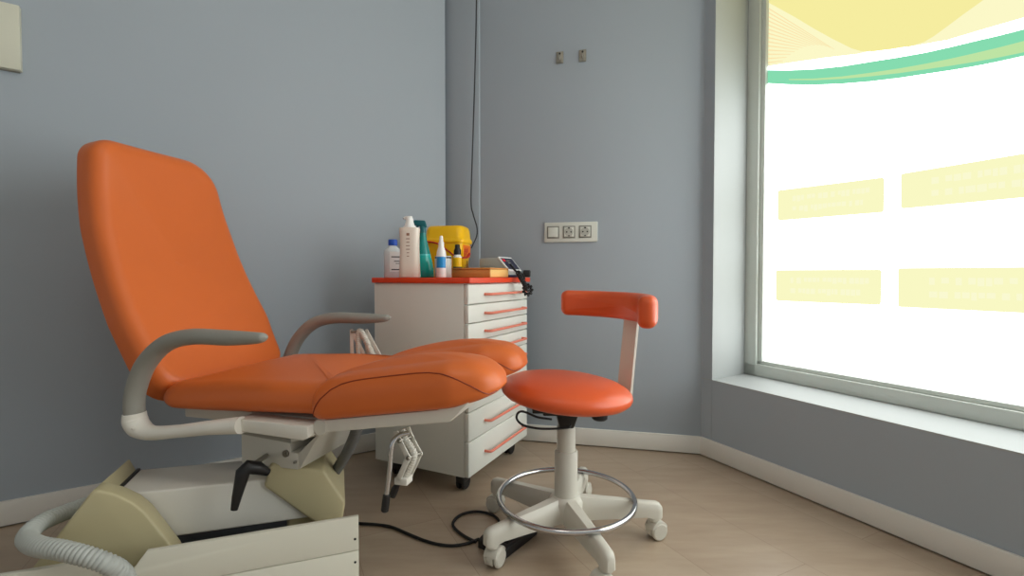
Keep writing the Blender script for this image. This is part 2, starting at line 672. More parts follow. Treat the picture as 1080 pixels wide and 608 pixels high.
def sq(px, py, b):
    """point (a, z) of the chair's own plane at cross distance b"""
    W_ = CINV.inverted()
    n = (W_.to_3x3() @ Vector((0, 1, 0)))
    p = CINV @ on_plane(px, py, W_ @ Vector((0, b, 0)), n)
    return p.x, p.z


# backrest: outline over (b, s), bent along a side profile
prof = catmull([(0.012, 0, 0.448), (-0.055, 0, 0.557), (-0.150, 0, 0.755), (-0.206, 0, 0.940), (-0.226, 0, 1.112)], 10)
plen = [0.0]
for i in range(1, len(prof)):
    plen.append(plen[-1] + (prof[i] - prof[i - 1]).length)
TOT = plen[-1]


def along(s):
    s = max(0.0, min(TOT, s))
    for i in range(1, len(prof)):
        if plen[i] >= s:
            f = (s - plen[i - 1]) / (plen[i] - plen[i - 1])
            p = prof[i - 1].lerp(prof[i], f)
            t0 = (prof[i] - prof[i - 1]).normalized()
            j = min(i + 1, len(prof) - 1)
            k = max(i - 2, 0)
            t = (prof[j] - prof[k]).normalized()
            return p, Vector((t.z, 0, -t.x))


def bend(v):
    p, n = along(v.y)
    # cushion wraps forward slightly at both sides
    q = p + n * (v.z + 0.10 * v.x * v.x * 2.0)
    return Vector((q.x, v.x, q.z))


out = rounded([(-0.200, 0.0, 0.07), (0.218, 0.0, 0.07), (0.236, 0.18, 0.2), (0.205, 0.48, 0.3), (0.168, TOT, 0.115), (-0.186, TOT, 0.06),
               (-0.208, 0.48, 0.3), (-0.214, 0.22, 0.2)], 8, 0.03)
bm = new()
pad(bm, out, -0.043, 0.034, 0.010, 0.036, dome=0.010, fn=bend, edge=7)
build('backrest', bm, 'orange', chair, 60)



def sstep(t_):
    t_ = max(0.0, min(1.0, t_))
    return t_ * t_ * (3 - 2 * t_)


# seat cushion
out = rounded([(0.012, -0.212, 0.055), (0.525, -0.205, 0.03), (0.525, 0.205, 0.03), (0.012, 0.212, 0.055)], 7, 0.03)
bm = new()
pad(bm, out, 0.431, 0.503, 0.026, 0.042, dome=0.028, edge=6,
    fn=lambda v: Vector((v.x, v.y, v.z + 0.014 * sstep((v.x - 0.05) / 0.45) - 0.012 * (1 - sstep(v.x / 0.24)) * sstep((v.z - 0.44) / 0.06))))
build('seat_cushion', bm, 'orange', chair, 60)

# two leg cushions, tilted up, each with piping and its own frame
LT = math.radians(9.0)
LEG0 = Matrix.Translation((0.49, 0, 0.440)) @ Matrix.Rotation(-LT, 4, 'Y')
for sgn in (-1, 1):
    c = 0.128 * sgn if sgn < 0 else 0.120
    LEG = LEG0 @ Matrix.Translation((0 if sgn < 0 else -0.012, 0, 0))
    out = rounded([(-0.045, c - 0.090, 0.05), (0.30, c - 0.092, 0.09), (0.388, c - 0.060, 0.07), (0.388, c + 0.060, 0.07),
                   (0.30, c + 0.092, 0.09), (-0.045, c + 0.090, 0.05)], 7, 0.025)
    bm = new()

    def legf(v):
        k = max(0.0, min(1.0, (v.x - 0.275) / 0.113))
        z = v.z
        t = max(0, min(1, z / 0.105))
        z = z + 0.014 * k ** 1.8 * (1 - t) - 0.034 * k ** 2 * t
        k2 = max(0.0, min(1.0, (0.06 - v.x) / 0.10))
        z = z - 0.030 * k2 * k2 * t
        return Vector((v.x, v.y, z))
    pad(bm, out, 0.0, 0.094, 0.022, 0.050, dome=0.016, edge=8, fn=legf)
    lc = build('leg_cushion', bm, 'orange', chair, 60, mtx=LEG)
    # piping: an arched seam on each long side, running down to the underside at both ends
    n = len(out)
    for side in (-1, 1):
        loop = []
        for i in range(n):
            p = out[i]
            tn = (out[(i + 1) % n] - out[i - 1]).normalized()
            nm = Vector((tn.y, -tn.x))
            if (p.y - c) * side < 0.035 or nm.dot(Vector((0, side))) < 0.25:
                continue
            u = max(0.0, min(1.0, (p.x + 0.035) / 0.405))
            zz = 0.010 + 0.069 * (1 - abs(2 * u - 1) ** 4.5)
            if zz > 0.044:
                e = (zz - 0.044) / 0.05
                inset = 0.05 * (1 - math.sqrt(1 - e * e))
            else:
                e = max(0.0, (0.022 - zz) / 0.022)
                inset = 0.022 * (1 - math.sqrt(1 - e * e))
            q = p - nm * (inset - 0.0004)
            loop.append((q.x, legf(Vector((q.x, q.y, zz)))))
        loop.sort(key=lambda t_: t_[0])
        bm = new()
        tube(bm, [v for _, v in loop], 0.0013, 6)
        build('piping', bm, 'piping', lc, mtx=LEG)
    bm = new()
    prism(bm, [(-0.03, -0.028), (0.285, -0.028), (0.338, 0.012), (0.33, 0.014), (0.26, -0.001), (-0.03, -0.001)], c - 0.072, c + 0.072, 0.003)
    build('leg_frame', bm, 'white', chair, mtx=LEG)
    bm = new()
    cyl(bm, LEG @ Vector((-0.02, c - 0.074, -0.016)), LEG @ Vector((-0.02, c + 0.074, -0.016)), 0.019, 18, bev=0.003)
    hexa(bm, [(0.385, c - 0.06, 0.375), (0.48, c - 0.06, 0.405), (0.48, c + 0.06, 0.405), (0.385, c + 0.06, 0.375),
              (0.385, c - 0.06, 0.40), (0.48, c - 0.06, 0.43), (0.48, c + 0.06, 0.43), (0.385, c + 0.06, 0.40)], 0.003)
    build('leg_hinge', bm, 'mount', chair)

# armrests with their elbow brackets, and the seat rails they plug into
for sgn in (-1, 1):
    b = 0.25 * sgn
    bm = new()
    da = 0.008 if sgn > 0 else 0.0
    pth = catmull([(0.008, b, 0.425), (0.012 + da / 2, b, 0.480), (0.045 + da, b, 0.547), (0.105 + da, b, 0.597), (0.18 + da, b, 0.616), (0.28 + da, b, 0.617),
                   (0.35 + da, b, 0.619), (0.372 + da, b, 0.621), (0.382 + da, b, 0.6225)], 8)
    tube(bm, pth, lerp_list([0.0180, 0.0186, 0.0190, 0.0190, 0.0180, 0.0172, 0.0130, 0.0100, 0.0030], len(pth)), 16, flat=1.25, up=(1, 0, 0))
    build('armrest', bm, 'arm', chair, 60)
    bm = new()
    pth = catmull([(0.008, b, 0.432), (0.010, b, 0.414), (0.024, b, 0.398), (0.06, b, 0.390), (0.13, b * 0.98, 0.398), (0.21, b * 0.94, 0.410),
                   (0.285, b * 0.89, 0.418)], 8)
    tube(bm, pth, [0.0205, 0.0225, 0.0215, 0.016, 0.0145, 0.016, 0.019], 16, flat=1.2, up=(1, 0, 0))
    cyl(bm, (0.035, b - 0.026 * 1, 0.404), (0.035, b - 0.022, 0.404), 0.0028, 8)
    build('armrest_bracket', bm, 'white', chair, 60)
    bm = new()
    q = 0.222 * sgn
    y0, y1 = sorted((q, q - 0.05 * sgn))
    prism(bm, [(0.27, 0.403), (0.445, 0.397), (0.458, 0.403), (0.458, 0.428), (0.27, 0.431)], y0, y1, 0.0025)
    build('seat_rail', bm, 'white', chair)
bm = new()
box(bm, 0.05, 0.47, -0.16, 0.16, 0.400, 0.428, 0.004)
build('seat_frame', bm, 'mount', chair)

# swivel block under the seat
bm = new()
prism(bm, [(0.197, 0.290), (0.361, 0.290), (0.361, 0.330), (0.340, 0.330), (0.340, 0.352), (0.197, 0.362)], -0.135, 0.12, 0.002)
hexa(bm, [(0.361, -0.133, 0.292), (0.365, -0.133, 0.292), (0.365, 0.118, 0.292), (0.361, 0.118, 0.292),
          (0.361, -0.133, 0.329), (0.425, -0.133, 0.388), (0.425, 0.118, 0.388), (0.361, 0.118, 0.329)], 0.001)
box(bm, 0.12, 0.35, -0.10, 0.10, 0.345, 0.405, 0.003)
sb = build('swivel_block', bm, 'mount', chair)
for px_, py_, r_ in ((302, 478.5, 0.0085), (312, 487.5, 0.0035)):
    bm = new()
    x_, z_ = sq(px_, py_, -0.135)
    cyl(bm, (x_, -0.1405, z_), (x_, -0.13, z_), r_, 18, bev=0.001)
    cyl(bm, (x_, -0.1425, z_), (x_, -0.13, z_), r_ * 0.58, 6)
    build('bolt', bm, 'steel', sb)
bm = new()
def bp(px, py, q):
    t_, z_ = bq(px, py, q)
    return BASE @ Vector((t_, q, z_))


cyl(bm, bp(281, 481, -0.10), bp(268, 490, -0.165), 0.006, 12)
lever = build('clamp_lever', bm, 'steel', chair)
bm = new()
tube(bm, [bp(283, 499, -0.150), bp(272, 494, -0.160), bp(262, 493, -0.168), bp(256, 499, -0.172), bp(254, 508, -0.174), bp(250, 524, -0.176), bp(247, 538, -0.177)],
     [0.008, 0.015, 0.0165, 0.0155, 0.0135, 0.0105, 0.0075], 14)
build('grip', bm, 'black', lever, 50)

# base, in its own directions (t along, q across, z up)
bm = new()
TB = 0.105
prism(bm, [(-0.62, 0.119), (TB, 0.119), (TB, 0.197), (-0.301, 0.197), (-0.322, 0.168), (-0.335, 0.160), (-0.356, 0.160), (-0.366, 0.197), (-0.62, 0.197)],
      -0.234, -0.222, 0.0015, mtx=BASE)
ub = build('upper_skirt_board', bm, 'board', chair)
bm = new()
prism(bm, [(-0.62, 0.012), (TB, 0.012), (TB, 0.117), (-0.62, 0.117)], -0.234, -0.222, 0.0015, mtx=BASE)
lb = build('lower_skirt_board', bm, 'board', chair)
for brd, z in ((ub, 0.146), (lb, 0.092)):
    bm = new()
    cyl(bm, BASE @ Vector((TB - 0.008, -0.2352, z)), BASE @ Vector((TB - 0.008, -0.230, z)), 0.0028, 10)
    build('screw_hole', bm, 'black', brd)
bm = new()
box(bm, -0.50, -0.02, 0.18, 0.192, 0.012, 0.12, 0.0015, mtx=BASE)
build('rear_skirt_board', bm, 'board', chair)
bm = new()
box(bm, -0.60, 0.04, -0.22, 0.18, 0.0, 0.03, 0.004, mtx=BASE)
box(bm, -0.36, 0.06, -0.13, 0.06, 0.03, 0.10, 0.004, mtx=BASE)
build('base_plate', bm, 'black', chair)
# lifting beam
bm = new()
BX, BZ0 = bq(119.5, 523, -0.105)
prism(bm, [(BX, 0.160), (0.012, 0.151), (0.012, 0.258), (BX, BZ0)], -0.105, 0.045, 0.005, 3, mtx=BASE)
beam = build('lifting_beam', bm, 'white', chair)
bm = new()
t_, z_ = bq(148, 532, -0.106)
for r, y in ((0.0115, -0.1065), (0.0085, -0.1078), (0.003, -0.109)):
    cyl(bm, BASE @ Vector((t_, y, z_)), BASE @ Vector((t_, -0.10, z_)), r, 20, bev=0.0006)
build('bolt', bm, 'mount', beam)
bm = new()
for r0 in (0.0100,):
    tube(bm, [BASE @ Vector((t_ + r0 * math.cos(2 * PI * k / 28), -0.1070, z_ + r0 * math.sin(2 * PI * k / 28))) for k in range(28)], 0.0008, 6, closed=True)
build('bolt_groove', bm, 'steel', beam)
bm = new()
# dark slot where the beam leaves the cover
hexa(bm, [BASE @ Vector(p) for p in ((BX - 0.007, -0.107, BZ0 - 0.015), (BX + 0.001, -0.107, BZ0 - 0.015), (BX + 0.001, 0.046, BZ0 - 0.015), (BX - 0.007, 0.046, BZ0 - 0.015),
                                     (BX - 0.007, -0.107, BZ0 + 0.003), (BX + 0.001, -0.107, BZ0 + 0.003), (BX + 0.001, 0.046, BZ0 + 0.003), (BX - 0.007, 0.046, BZ0 + 0.003))], 0.001)
build('slot_edge', bm, 'black', beam)
bm = new()
t_, z_ = bq(160, 552, -0.107)
box(bm, t_ - 0.004, t_ + 0.004, -0.108, -0.10, z_ - 0.007, z_ + 0.007, mtx=BASE)
build('latch_hole', bm, 'black', beam)
# beige pivot cover at the head end
bm = new()
arc = [bq(px, py, -0.156) for px, py in ((28, 607), (96, 519), (102, 517.5), (112, 519.5), (124, 523), (140, 530.5), (153, 541), (165, 556), (175, 569), (184, 581))]
arc = [(arc[0][0], 0.03)] + arc + [(arc[-1][0] + 0.012, 0.12), (arc[-1][0] + 0.012, 0.03)]
prism(bm, arc, -0.156, -0.110, 0.006, 3, mtx=BASE)
e0, e1 = Vector(arc[1]), Vector(arc[2])
prism(bm, [(e0.x, 0.03), tuple(e0), tuple(e1), (BX - 0.006, BZ0 + 0.004), (BX - 0.006, 0.03)], -0.12, 0.038, 0.004, 3, mtx=BASE)
build('pivot_cover', bm, 'beige', chair)
# beige faceted cover at the foot end
bm = new()
poly = [bq(px, py, -0.118) for px, py in ((285, 490), (278, 514), (337, 556), (360, 556), (364.5, 531), (342, 497))]
prism(bm, poly, -0.118, 0.10, 0.007, 3, mtx=BASE)
prism(bm, [(-0.06, 0.03), (0.06, 0.03), (0.06, 0.22), (-0.06, 0.22)], -0.08, 0.08, 0.01, 3, mtx=BASE)
build('column_cover', bm, 'beige', chair)


def hose(bm, pts, r, pitch, seg=14):
    p = catmull(pts, 40)
    L = 0.0
    q, rs = [p[0]], [r]
    acc = 0.0
    step = pitch / 4
    path = [p[0]]
    rs = [r * 1.07]
    k = 0
    for i in range(1, len(p)):
        a, b2 = p[i - 1], p[i]
        seg_l = (b2 - a).length
        while acc + seg_l >= step:
            f = (step - acc) / seg_l
            a = a.lerp(b2, f)
            seg_l = (b2 - a).length
            acc = 0.0
            k += 1
            path.append(a.copy())
            rs.append(r * (1.07, 1.0, 0.90, 1.0)[k % 4])
        acc += seg_l
    tube(bm, path, rs, seg)


bm = new()
hose(bm, [cp(120, 522, 1.14), cp(82, 536, 1.07), cp(45, 551, 0.985), cp(29, 566, 0.93), cp(38, 576, 0.885), cp(66, 581, 0.872), cp(100, 590, 0.875),
          cp(124, 601, 0.895), cp(140, 618, 0.96), cp(160, 632, 1.02)], 0.0168, 0.0080)
build('ribbed_hose', bm, 'hose', chair, 60)
bm = new()
hose(bm, [cp(378, 446, 1.16), cp(374, 460, 1.17), cp(366, 478, 1.22), cp(356, 494, 1.28), cp(344, 512, 1.30)], 0.0135, 0.008)
build('ribbed_hose', bm, 'darkhose', chair, 60)


def spring_arm(pts, across, off, rs, name='leg_support_arm'):
    """folded pair of plates with a spring between, pts in chair (a, z)"""
    bm = new()
    off = Vector(off)
    for o_ in (Vector((0, across, 0)), Vector((0, across, 0)) + off):
        for i in range(len(pts) - 1):
            a, b2 = Vector((pts[i][0], 0, pts[i][1])), Vector((pts[i + 1][0], 0, pts[i + 1][1]))
            d = (b2 - a).normalized()
            n = Vector((-d.z, 0, d.x)) * 0.0062
            prism(bm, [((a + n).x, (a + n).z), ((b2 + n).x, (b2 + n).z), ((b2 - n).x, (b2 - n).z), ((a - n).x, (a - n).z)], 0, 0.004, 0.001,
                  mtx=Matrix.Translation(o_))
        for p in pts[1:]:
            cyl(bm, (p[0] + o_.x, o_.y, p[1]), (p[0] + o_.x, o_.y + 0.004, p[1]), 0.0068, 14)
    e = pts[-1]
    box(bm, e[0] - 0.009, e[0] + 0.009 + off.x, across, across + off.y, e[1] - 0.010, e[1] + 0.006, 0.002)
    o = build(name, bm, 'white', chair)
    bm = new()
    hose(bm, [Vector((p[0] + off.x * .55, across + off.y * .5, p[1])) for p in pts], rs, 0.006, 12)
    build('spring', bm, 'mount', o, 60)
    for p in pts[1:-1]:
        bm = new()
        cyl(bm, (p[0], across - 0.003, p[1]), (p[0] + off.x, across + off.y + 0.006, p[1]), 0.0045, 12)
        build('pivot_pin', bm, 'steel', o)
    return o


spring_arm([(0.609, 0.398), (0.618, 0.377), (0.640, 0.340), (0.614, 0.285)], -0.118, (0.014, 0.03, 0), 0.0085)
spring_arm([(0.257, 0.42), (0.255, 0.575), (0.307, 0.490), (0.330, 0.44)], 0.245, (0.046, 0.012, 0), 0.0095)
bm = new()
pth = catmull([(0.640, -0.112, 0.395), (0.622, -0.125, 0.392), (0.612, -0.138, 0.375), (0.608, -0.142, 0.32), (0.602, -0.146, 0.262)], 8)
tube(bm, pth, 0.0055, 12)
rod = build('chrome_rod', bm, 'chrome', chair)
bm = new()
cyl(bm, (0.6025, -0.1455, 0.266), (0.598, -0.148, 0.226), 0.0085, 14, bev=0.003)
build('grip', bm, 'black', rod)
bm = new()
tube(bm, [(0.620, -0.10, 0.288), (0.604, -0.098, 0.268), (0.596, -0.098, 0.255), (0.590, -0.100, 0.238)], [0.004, 0.006, 0.009, 0.008], 12)
build('release_knob', bm, 'black', chair)

# =================================================================== CABINET
KX, KY = -0.1455, 1.580
KF = Vector((0.434, 0.901, 0)).normalized()       # along the drawer fronts, away from the camera
KA = math.atan2(KF.y, KF.x)
cab = thing('drawer_cabinet', 'white eight-drawer rolling cabinet with orange-red top and salmon pulls', 'cabinet', (KX, KY, 0), KA)
# local x along the fronts, local y to the back of the cabinet; fronts at y = 0
KM = Matrix.Translation((KX, KY, 0)) @ Matrix.Rotation(KA, 4, 'Z')
KI = KM.inverted()
KW, KD = 0.484, 0.405
bm = new()
box(bm, 0.0, KW, 0.018, KD, 0.068, 0.727, 0.002)
build('body', bm, 'cabinet', cab)
bm = new()
box(bm, -0.007, KW + 0.010, -0.010, KD + 0.006, 0.7275, 0.7465, 0.002)
build('worktop', bm, 'red', cab)
zs = [0.068, 0.190, 0.290, 0.401, 0.465, 0.528, 0.591, 0.655, 0.725]
for i in range(8):
    z0, z1 = zs[i] + 0.0012, zs[i + 1] - 0.0012
    bm = new()
    box(bm, 0.0, KW, 0.0, 0.0175, z0, z1, 0.004, 3)
    dr = build('drawer', bm, 'cabinet', cab)
    zc = (z0 + z1) / 2
    bm = new()
    xa, xb = 0.112, 0.430
    path = [(xa, 0.004, zc - .002), (xa, -0.016, zc - .002), (xa + 0.004, -0.022, zc - .002), (xa + 0.012, -0.024, zc - .002), (xb - 0.012, -0.024, zc - .002),
            (xb - 0.004, -0.022, zc - .002), (xb, -0.016, zc - .002), (xb, 0.004, zc - .002)]
    tube(bm, path, 0.0048, 10, up=(0, 0, 1))
    build('handle', bm, 'salmon', dr)
for x, y in ((0.055, 0.06), (KW - 0.06, 0.06), (0.055, KD - 0.06), (KW - 0.06, KD - 0.06)):
    bm = new()
    cyl(bm, (x, y, 0.05), (x, y, 0.069), 0.014, 14)
    box(bm, x - 0.020, x + 0.020, y - 0.018, y + 0.018, 0.026, 0.056, 0.008, 3)
    c = build('caster', bm, 'black', cab)
    bm = new()
    for dy in (-0.017, 0.004):
        cyl(bm, (x + 0.006, y + dy, 0.026), (x + 0.006, y + dy + 0.013, 0.026), 0.0258, 22, bev=0.004)
    build('wheel', bm, 'rubber', c)

# ---------------------------------------------------- things on the cabinet
ZT = 0.7468


def bottle_at(name, label, cat, px, Y, rz=0.0, group=None):
    p = at(px, 292, Y)
    return thing(name, label, cat, (p.x, p.y, ZT), rz, group)


def squircle(w, d, n=28, e=3.0):
    o = []
    for k in range(n):
        a = 2 * PI * k / n
        c, s = math.cos(a), math.sin(a)
        o.append((w / 2 * math.copysign(abs(c) ** (2 / e), c), d / 2 * math.copysign(abs(s) ** (2 / e), s)))
    return o


def body_loft(bm, secs, e=3.0, n=28):
    """secs: (z, w, d[, xoff])"""
    loft(bm, [[(x + (s[3] if len(s) > 3 else 0), y, s[0]) for x, y in squircle(s[1], s[2], n, e)] for s in secs])


# clear flask with blue cap
t = bottle_at('disinfectant_bottle', 'translucent white bottle with blue cap at the left end of the cabinet top', 'bottle', 414.5, 1.815, 0.25)
bm = new()
body_loft(bm, [(0, .060, .040), (.004, .066, .046), (.092, .066, .046), (.106, .060, .042), (.115, .036, .034), (.120, .028, .028), (.128, .028, .028)])
build('bottle_body', bm, 'clear', t, 50)
bm = new()
lathe(bm, [(.0165, .122), (.017, .124), (.017, .142), (.015, .145)], 20)
build('cap', bm, 'blue', t)
bm = new()
box(bm, -0.012, 0.031, -0.0245, -0.0225, 0.022, 0.098)
lab = build('label', bm, 'label_white', t)
bm = new()
for z0, z1, x0, x1 in ((.076, .080, -.006, .028), (.060, .063, 0.004, .026), (.052, .054, 0.01, .026), (.028, .032, -.006, .028)):
    box(bm, x0, x1, -0.0252, -0.0243, z0, z1)
build('label_print', bm, 'ink', lab)

# pump lotion bottle
t = bottle_at('lotion_bottle', 'tall pale cream lotion bottle with white pump head', 'bottle', 432.3, 1.722, -0.05)
bm = new()
body_loft(bm, [(0, .068, .044), (.003, .074, .050), (.05, .071, .050), (.10, .068, .048), (.14, .068, .046), (.165, .071, .046), (.176, .073, .046), (.180, .071, .044), (.1815, .05, .036)], 3.2)
bb = build('bottle_body', bm, 'lotion', t, 50)
bm = new()
rnd = random.Random(3)
for k in range(7):
    w = rnd.uniform(.008, .017)
    z = .150 - k * .0125
    box(bm, -.004 - w / 2 + .004, -.004 + w / 2 + .004, -.0255, -.0225, z, z + (.009 if k == 0 else .0025))
build('label_print', bm, 'ink_tan', bb)
bm = new()
lathe(bm, [(.022, .180), (.0225, .183), (.0175, .190), (.0155, .198), (.013, .204), (.0125, .213), (.011, .216)], 20)
body_loft(bm, [(.212, .020, .016, -.002), (.217, .026, .018, -.003), (.222, .022, .016, -.002)])
tube(bm, [(-.002, 0, .217), (-.015, 0, .2165), (-.021, 0, .2145)], [.006, .0055, .0048], 12)
p = build('pump', bm, 'white_plastic', t, 45)
bm = new()
cyl(bm, (-.0205, 0, .2147), (-.0225, 0, .2140), .0042, 12)
build('nozzle_hole', bm, 'black', p)

# teal spray bottle
t = bottle_at('spray_bottle', 'teal trigger spray bottle with dark teal head behind the pump lotion', 'bottle', 446, 1.835, 0.0)
bm = new()
lathe(bm, [(.040, 0), (.043, .003), (.042, .03), (.037, .060), (.0312, .084)], 28)
bd = build('bottle_body', bm, 'teal', t, 50)
bm = new()
lathe(bm, [(.0302, .0902), (.023, .118), (.0165, .145), (.0125, .170), (.0115, .180)], 28)
M['teal_mid'] = mat('mid_teal_plastic', (14, 132, 128), 0.15, var=0.04, spec=0.6)
build('bottle_shoulder', bm, 'teal_mid', bd, 50)
bm = new()
lathe(bm, [(.0312, .0842), (.0302, .0900)], 28)
build('liquid_line', bm, 'teal_light', bd, 50)
bm = new()
HM = Matrix.Translation((0, 0, .012))
tt = new()
lathe(tt, [(.0135, .160), (.0138, .163), (.0125, .180), (.010, .186)], 20)
hexa(tt, [(-.034, -.009, .190), (.018, -.009, .180), (.018, .009, .180), (-.034, .009, .190),
          (-.032, -.007, .210), (.010, -.008, .208), (.010, .008, .208), (-.032, .007, .210)], .004, 3)
tube(tt, [(-.018, 0, .19), (-.023, 0, .178), (-.021, 0, .166), (-.025, 0, .156)], [.005, .004, .0035, .003], 10)
cyl(tt, (-.033, 0, .200), (-.041, 0, .201), .006, 12)
merge(bm, tt, HM)
build('trigger_head', bm, 'teal_dark', t, 45)

# yellow sharps bin
p = at(473, 292, 2.030)
t = thing('sharps_bin', 'yellow sharps bin with red handle standing at the back of the cabinet', 'sharps bin', (p.x, p.y, ZT), math.radians(-14))


def rr(w, d, r=.02):
    return [(q.x, q.y) for q in rounded([(-w / 2, -d / 2, r), (w / 2, -d / 2, r), (w / 2, d / 2, r), (-w / 2, d / 2, r)], 5, 10)]


def rrloft(bm, secs):
    loft(bm, [[(x, y, z) for x, y in rr(w, d, r)] for z, w, d, r in secs])


bm = new()
rrloft(bm, [(0, .140, .100, .018), (.004, .146, .106, .02), (.145, .166, .124, .022), (.148, .166, .124, .022)])
bd = build('bin_body', bm, 'yellow', t, 50)
bm = new()
box(bm, .060, .083, -.0485, -.040, .04, .135, .002)
build('corner_rib', bm, 'yellow_lid', bd)
bm = new()
rrloft(bm, [(.143, .176, .134, .024), (.146, .180, .138, .025), (.157, .180, .138, .025), (.160, .176, .132, .024), (.166, .172, .126, .03),
            (.198, .166, .120, .03), (.210, .158, .112, .028), (.216, .142, .096, .024), (.217, .10, .07, .02)])
build('bin_lid', bm, 'yellow_lid', t, 50)
bm = new()
pth = catmull([(-.092, .0, .150), (-.090, -.05, .150), (-.055, -.076, .148), (-.014, -.078, .138), (.028, -.078, .110), (.055, -.076, .090), (.080, -.070, .081), (.098, -.045, .083), (.099, -.01, .100)], 8)
tube(bm, pth, .0034, 8, flat=1.6)
build('carry_handle', bm, 'redplastic', t)
bm = new()
box(bm, -.098, -.080, -.01, .05, .165, .205, .006, 3)
tube(bm, [(-.08, .0, .208), (-.05, 0, .214), (-.045, 0, .222)], .0025, 8)
build('red_catch', bm, 'redplastic', t)
# orange warning label on the side face
SM = Matrix.Translation((.0800, 0, .09)) @ Matrix.Rotation(math.radians(3.5), 4, 'Y')
bm = new()
box(bm, -.001, .0016, -.045, .045, -.005, .045, mtx=SM)
lb2 = build('warning_label', bm, 'ink_orange', bd)
bm = new()
for k in range(4):
    box(bm, .0014, .0024, -.03 + k * .012, -.024 + k * .012, .006 + (k % 2) * .01, .03 + (k % 2) * .006, mtx=SM)
build('label_print', bm, 'redplastic', lb2)
bm = new()
tube(bm, [(.084, .004, .070), (.084, .004, .050)], .0018, 6)
for a in range(3):
    aa = a * 2 * PI / 3 + PI / 2
    tube(bm, [(.0845, .004 + .012 * math.cos(aa + k * .25) * 0.9, .036 + .012 * math.sin(aa + k * .25)) for k in range(6)], .0012, 6)
build('hazard_mark', bm, 'ink', bd)

# small white dropper bottle
t = bottle_at('dropper_bottle', 'small white bottle with pointed nozzle and bright blue label', 'bottle', 465.5, 1.672, 0.0)
bm = new()
lathe(bm, [(.0150, 0), (.0168, .002), (.0168, .078), (.0155, .090), (.0120, .102), (.0100, .108), (.0095, .112)], 24)
bd = build('bottle_body', bm, 'white_plastic', t, 50)
bm = new()
lathe(bm, [(.0096, .1105), (.0098, .122), (.0070, .128), (.0058, .144), (.0042, .147)], 18)
build('nozzle', bm, 'white_plastic', t, 50)
bm = new()
tt = new()
rings = []
for z in (.034, .073):
    rings.append([(.0171 * math.cos(a), .0171 * math.sin(a), z) for a in [-PI / 2 - 1.25 + 2.5 * k / 14 for k in range(15)]])
loft(bm, rings, closed=False, cap=False)
build('label', bm, 'label_blue', bd)

# clear jar behind it
M['jar'] = mat('pale_grey_jar', (186, 192, 188), 0.25, var=0.02)
t = bottle_at('glass_jar', 'small pale jar half hidden behind the blue-labelled bottle', 'jar', 467.5, 1.772, 0.0)
bm = new()
lathe(bm, [(.028, 0), (.0315, .003), (.0315, .066), (.030, .070), (.030, .080)], 26)
bd = build('jar_body', bm, 'jar', t, 50)
bm = new()
lathe(bm, [(.0305, .071), (.0312, .072), (.0312, .0755), (.0305, .0765)], 26)
build('rim_band', bm, 'ink', bd)

# tan box, small yellow bottle on it
q = at(517, 292, 1.765)
bx = thing('wooden_tray_box', 'flat tan wooden box at the front corner of the cabinet top', 'box', (q.x, q.y, ZT), KA)
bm = new()
box(bm, 0.0, 0.150, 0.0, 0.170, 0.0, 0.030, 0.003)
build('box_body', bm, 'wood', bx)
bm = new()
box(bm, -0.0006, 0.150, -0.002, 0.004, 0.001, 0.030, 0.002)
build('end_panel', bm, 'woodlight', bx)
bm = new()
box(bm, -0.002, 0.152, -0.002, 0.172, 0.0302, 0.037, 0.002)
build('box_lid', bm, 'wood', bx)
p = at(482.5, 284, 1.914)
t = thing('tincture_bottle', 'small yellow bottle with tall black cap beside the tan wooden box', 'bottle', (p.x, p.y, ZT), 0)
bm = new()
lathe(bm, [(.017, 0), (.0185, .002), (.0185, .076), (.017, .084), (.011, .088), (.0105, .090)], 22)
bd = build('bottle_body', bm, 'yellow', t, 50)
bm = new()
lathe(bm, [(.0187, .030), (.0188, .031), (.0188, .042), (.0187, .043)], 22)
build('label_band', bm, 'ink', bd)
bm = new()
lathe(bm, [(.0178, .0795), (.0174, .0845), (.0130, .0895), (.0125, .092)], 22)
build('collar', bm, 'white_plastic', t)
bm = new()
lathe(bm, [(.0145, .092), (.015, .094), (.0145, .110), (.0105, .118), (.0100, .130), (.0080, .133)], 18)
build('cap', bm, 'black', t)

# desktop device with slanted panel and its coiled lead
dv = thing('control_unit', 'grey tabletop control unit with slanted navy display panel at the right of the cabinet top', 'device', (-0.136, 1.976, ZT), KA - PI / 2)
bm = new()
prism(bm, [(0.0, 0.010), (.136, 0.010), (.136, .026), (.088, .081), (0.0, .079)], 0.0, 0.115, .003)
build('housing', bm, 'device', dv)
bm = new()
box(bm, .002, .139, 0.002, 0.113, 0.0, 0.0105, .002)
build('plinth', bm, 'navy', dv)
bm = new()
d = Vector((.088 - .136, 0, .081 - .026)).normalized()
nn = Vector((d.z, 0, -d.x))


def onp(u, v, h):
    p0 = Vector((.136, 0, .026)) + d * u + nn * h
    return Vector((p0.x, v, p0.z))


def slab(bm, u0, u1, v0, v1, h0, h1):
    hexa(bm, [onp(u0, v0, h0), onp(u0, v1, h0), onp(u1, v1, h0), onp(u1, v0, h0), onp(u0, v0, h1), onp(u0, v1, h1), onp(u1, v1, h1), onp(u1, v0, h1)])


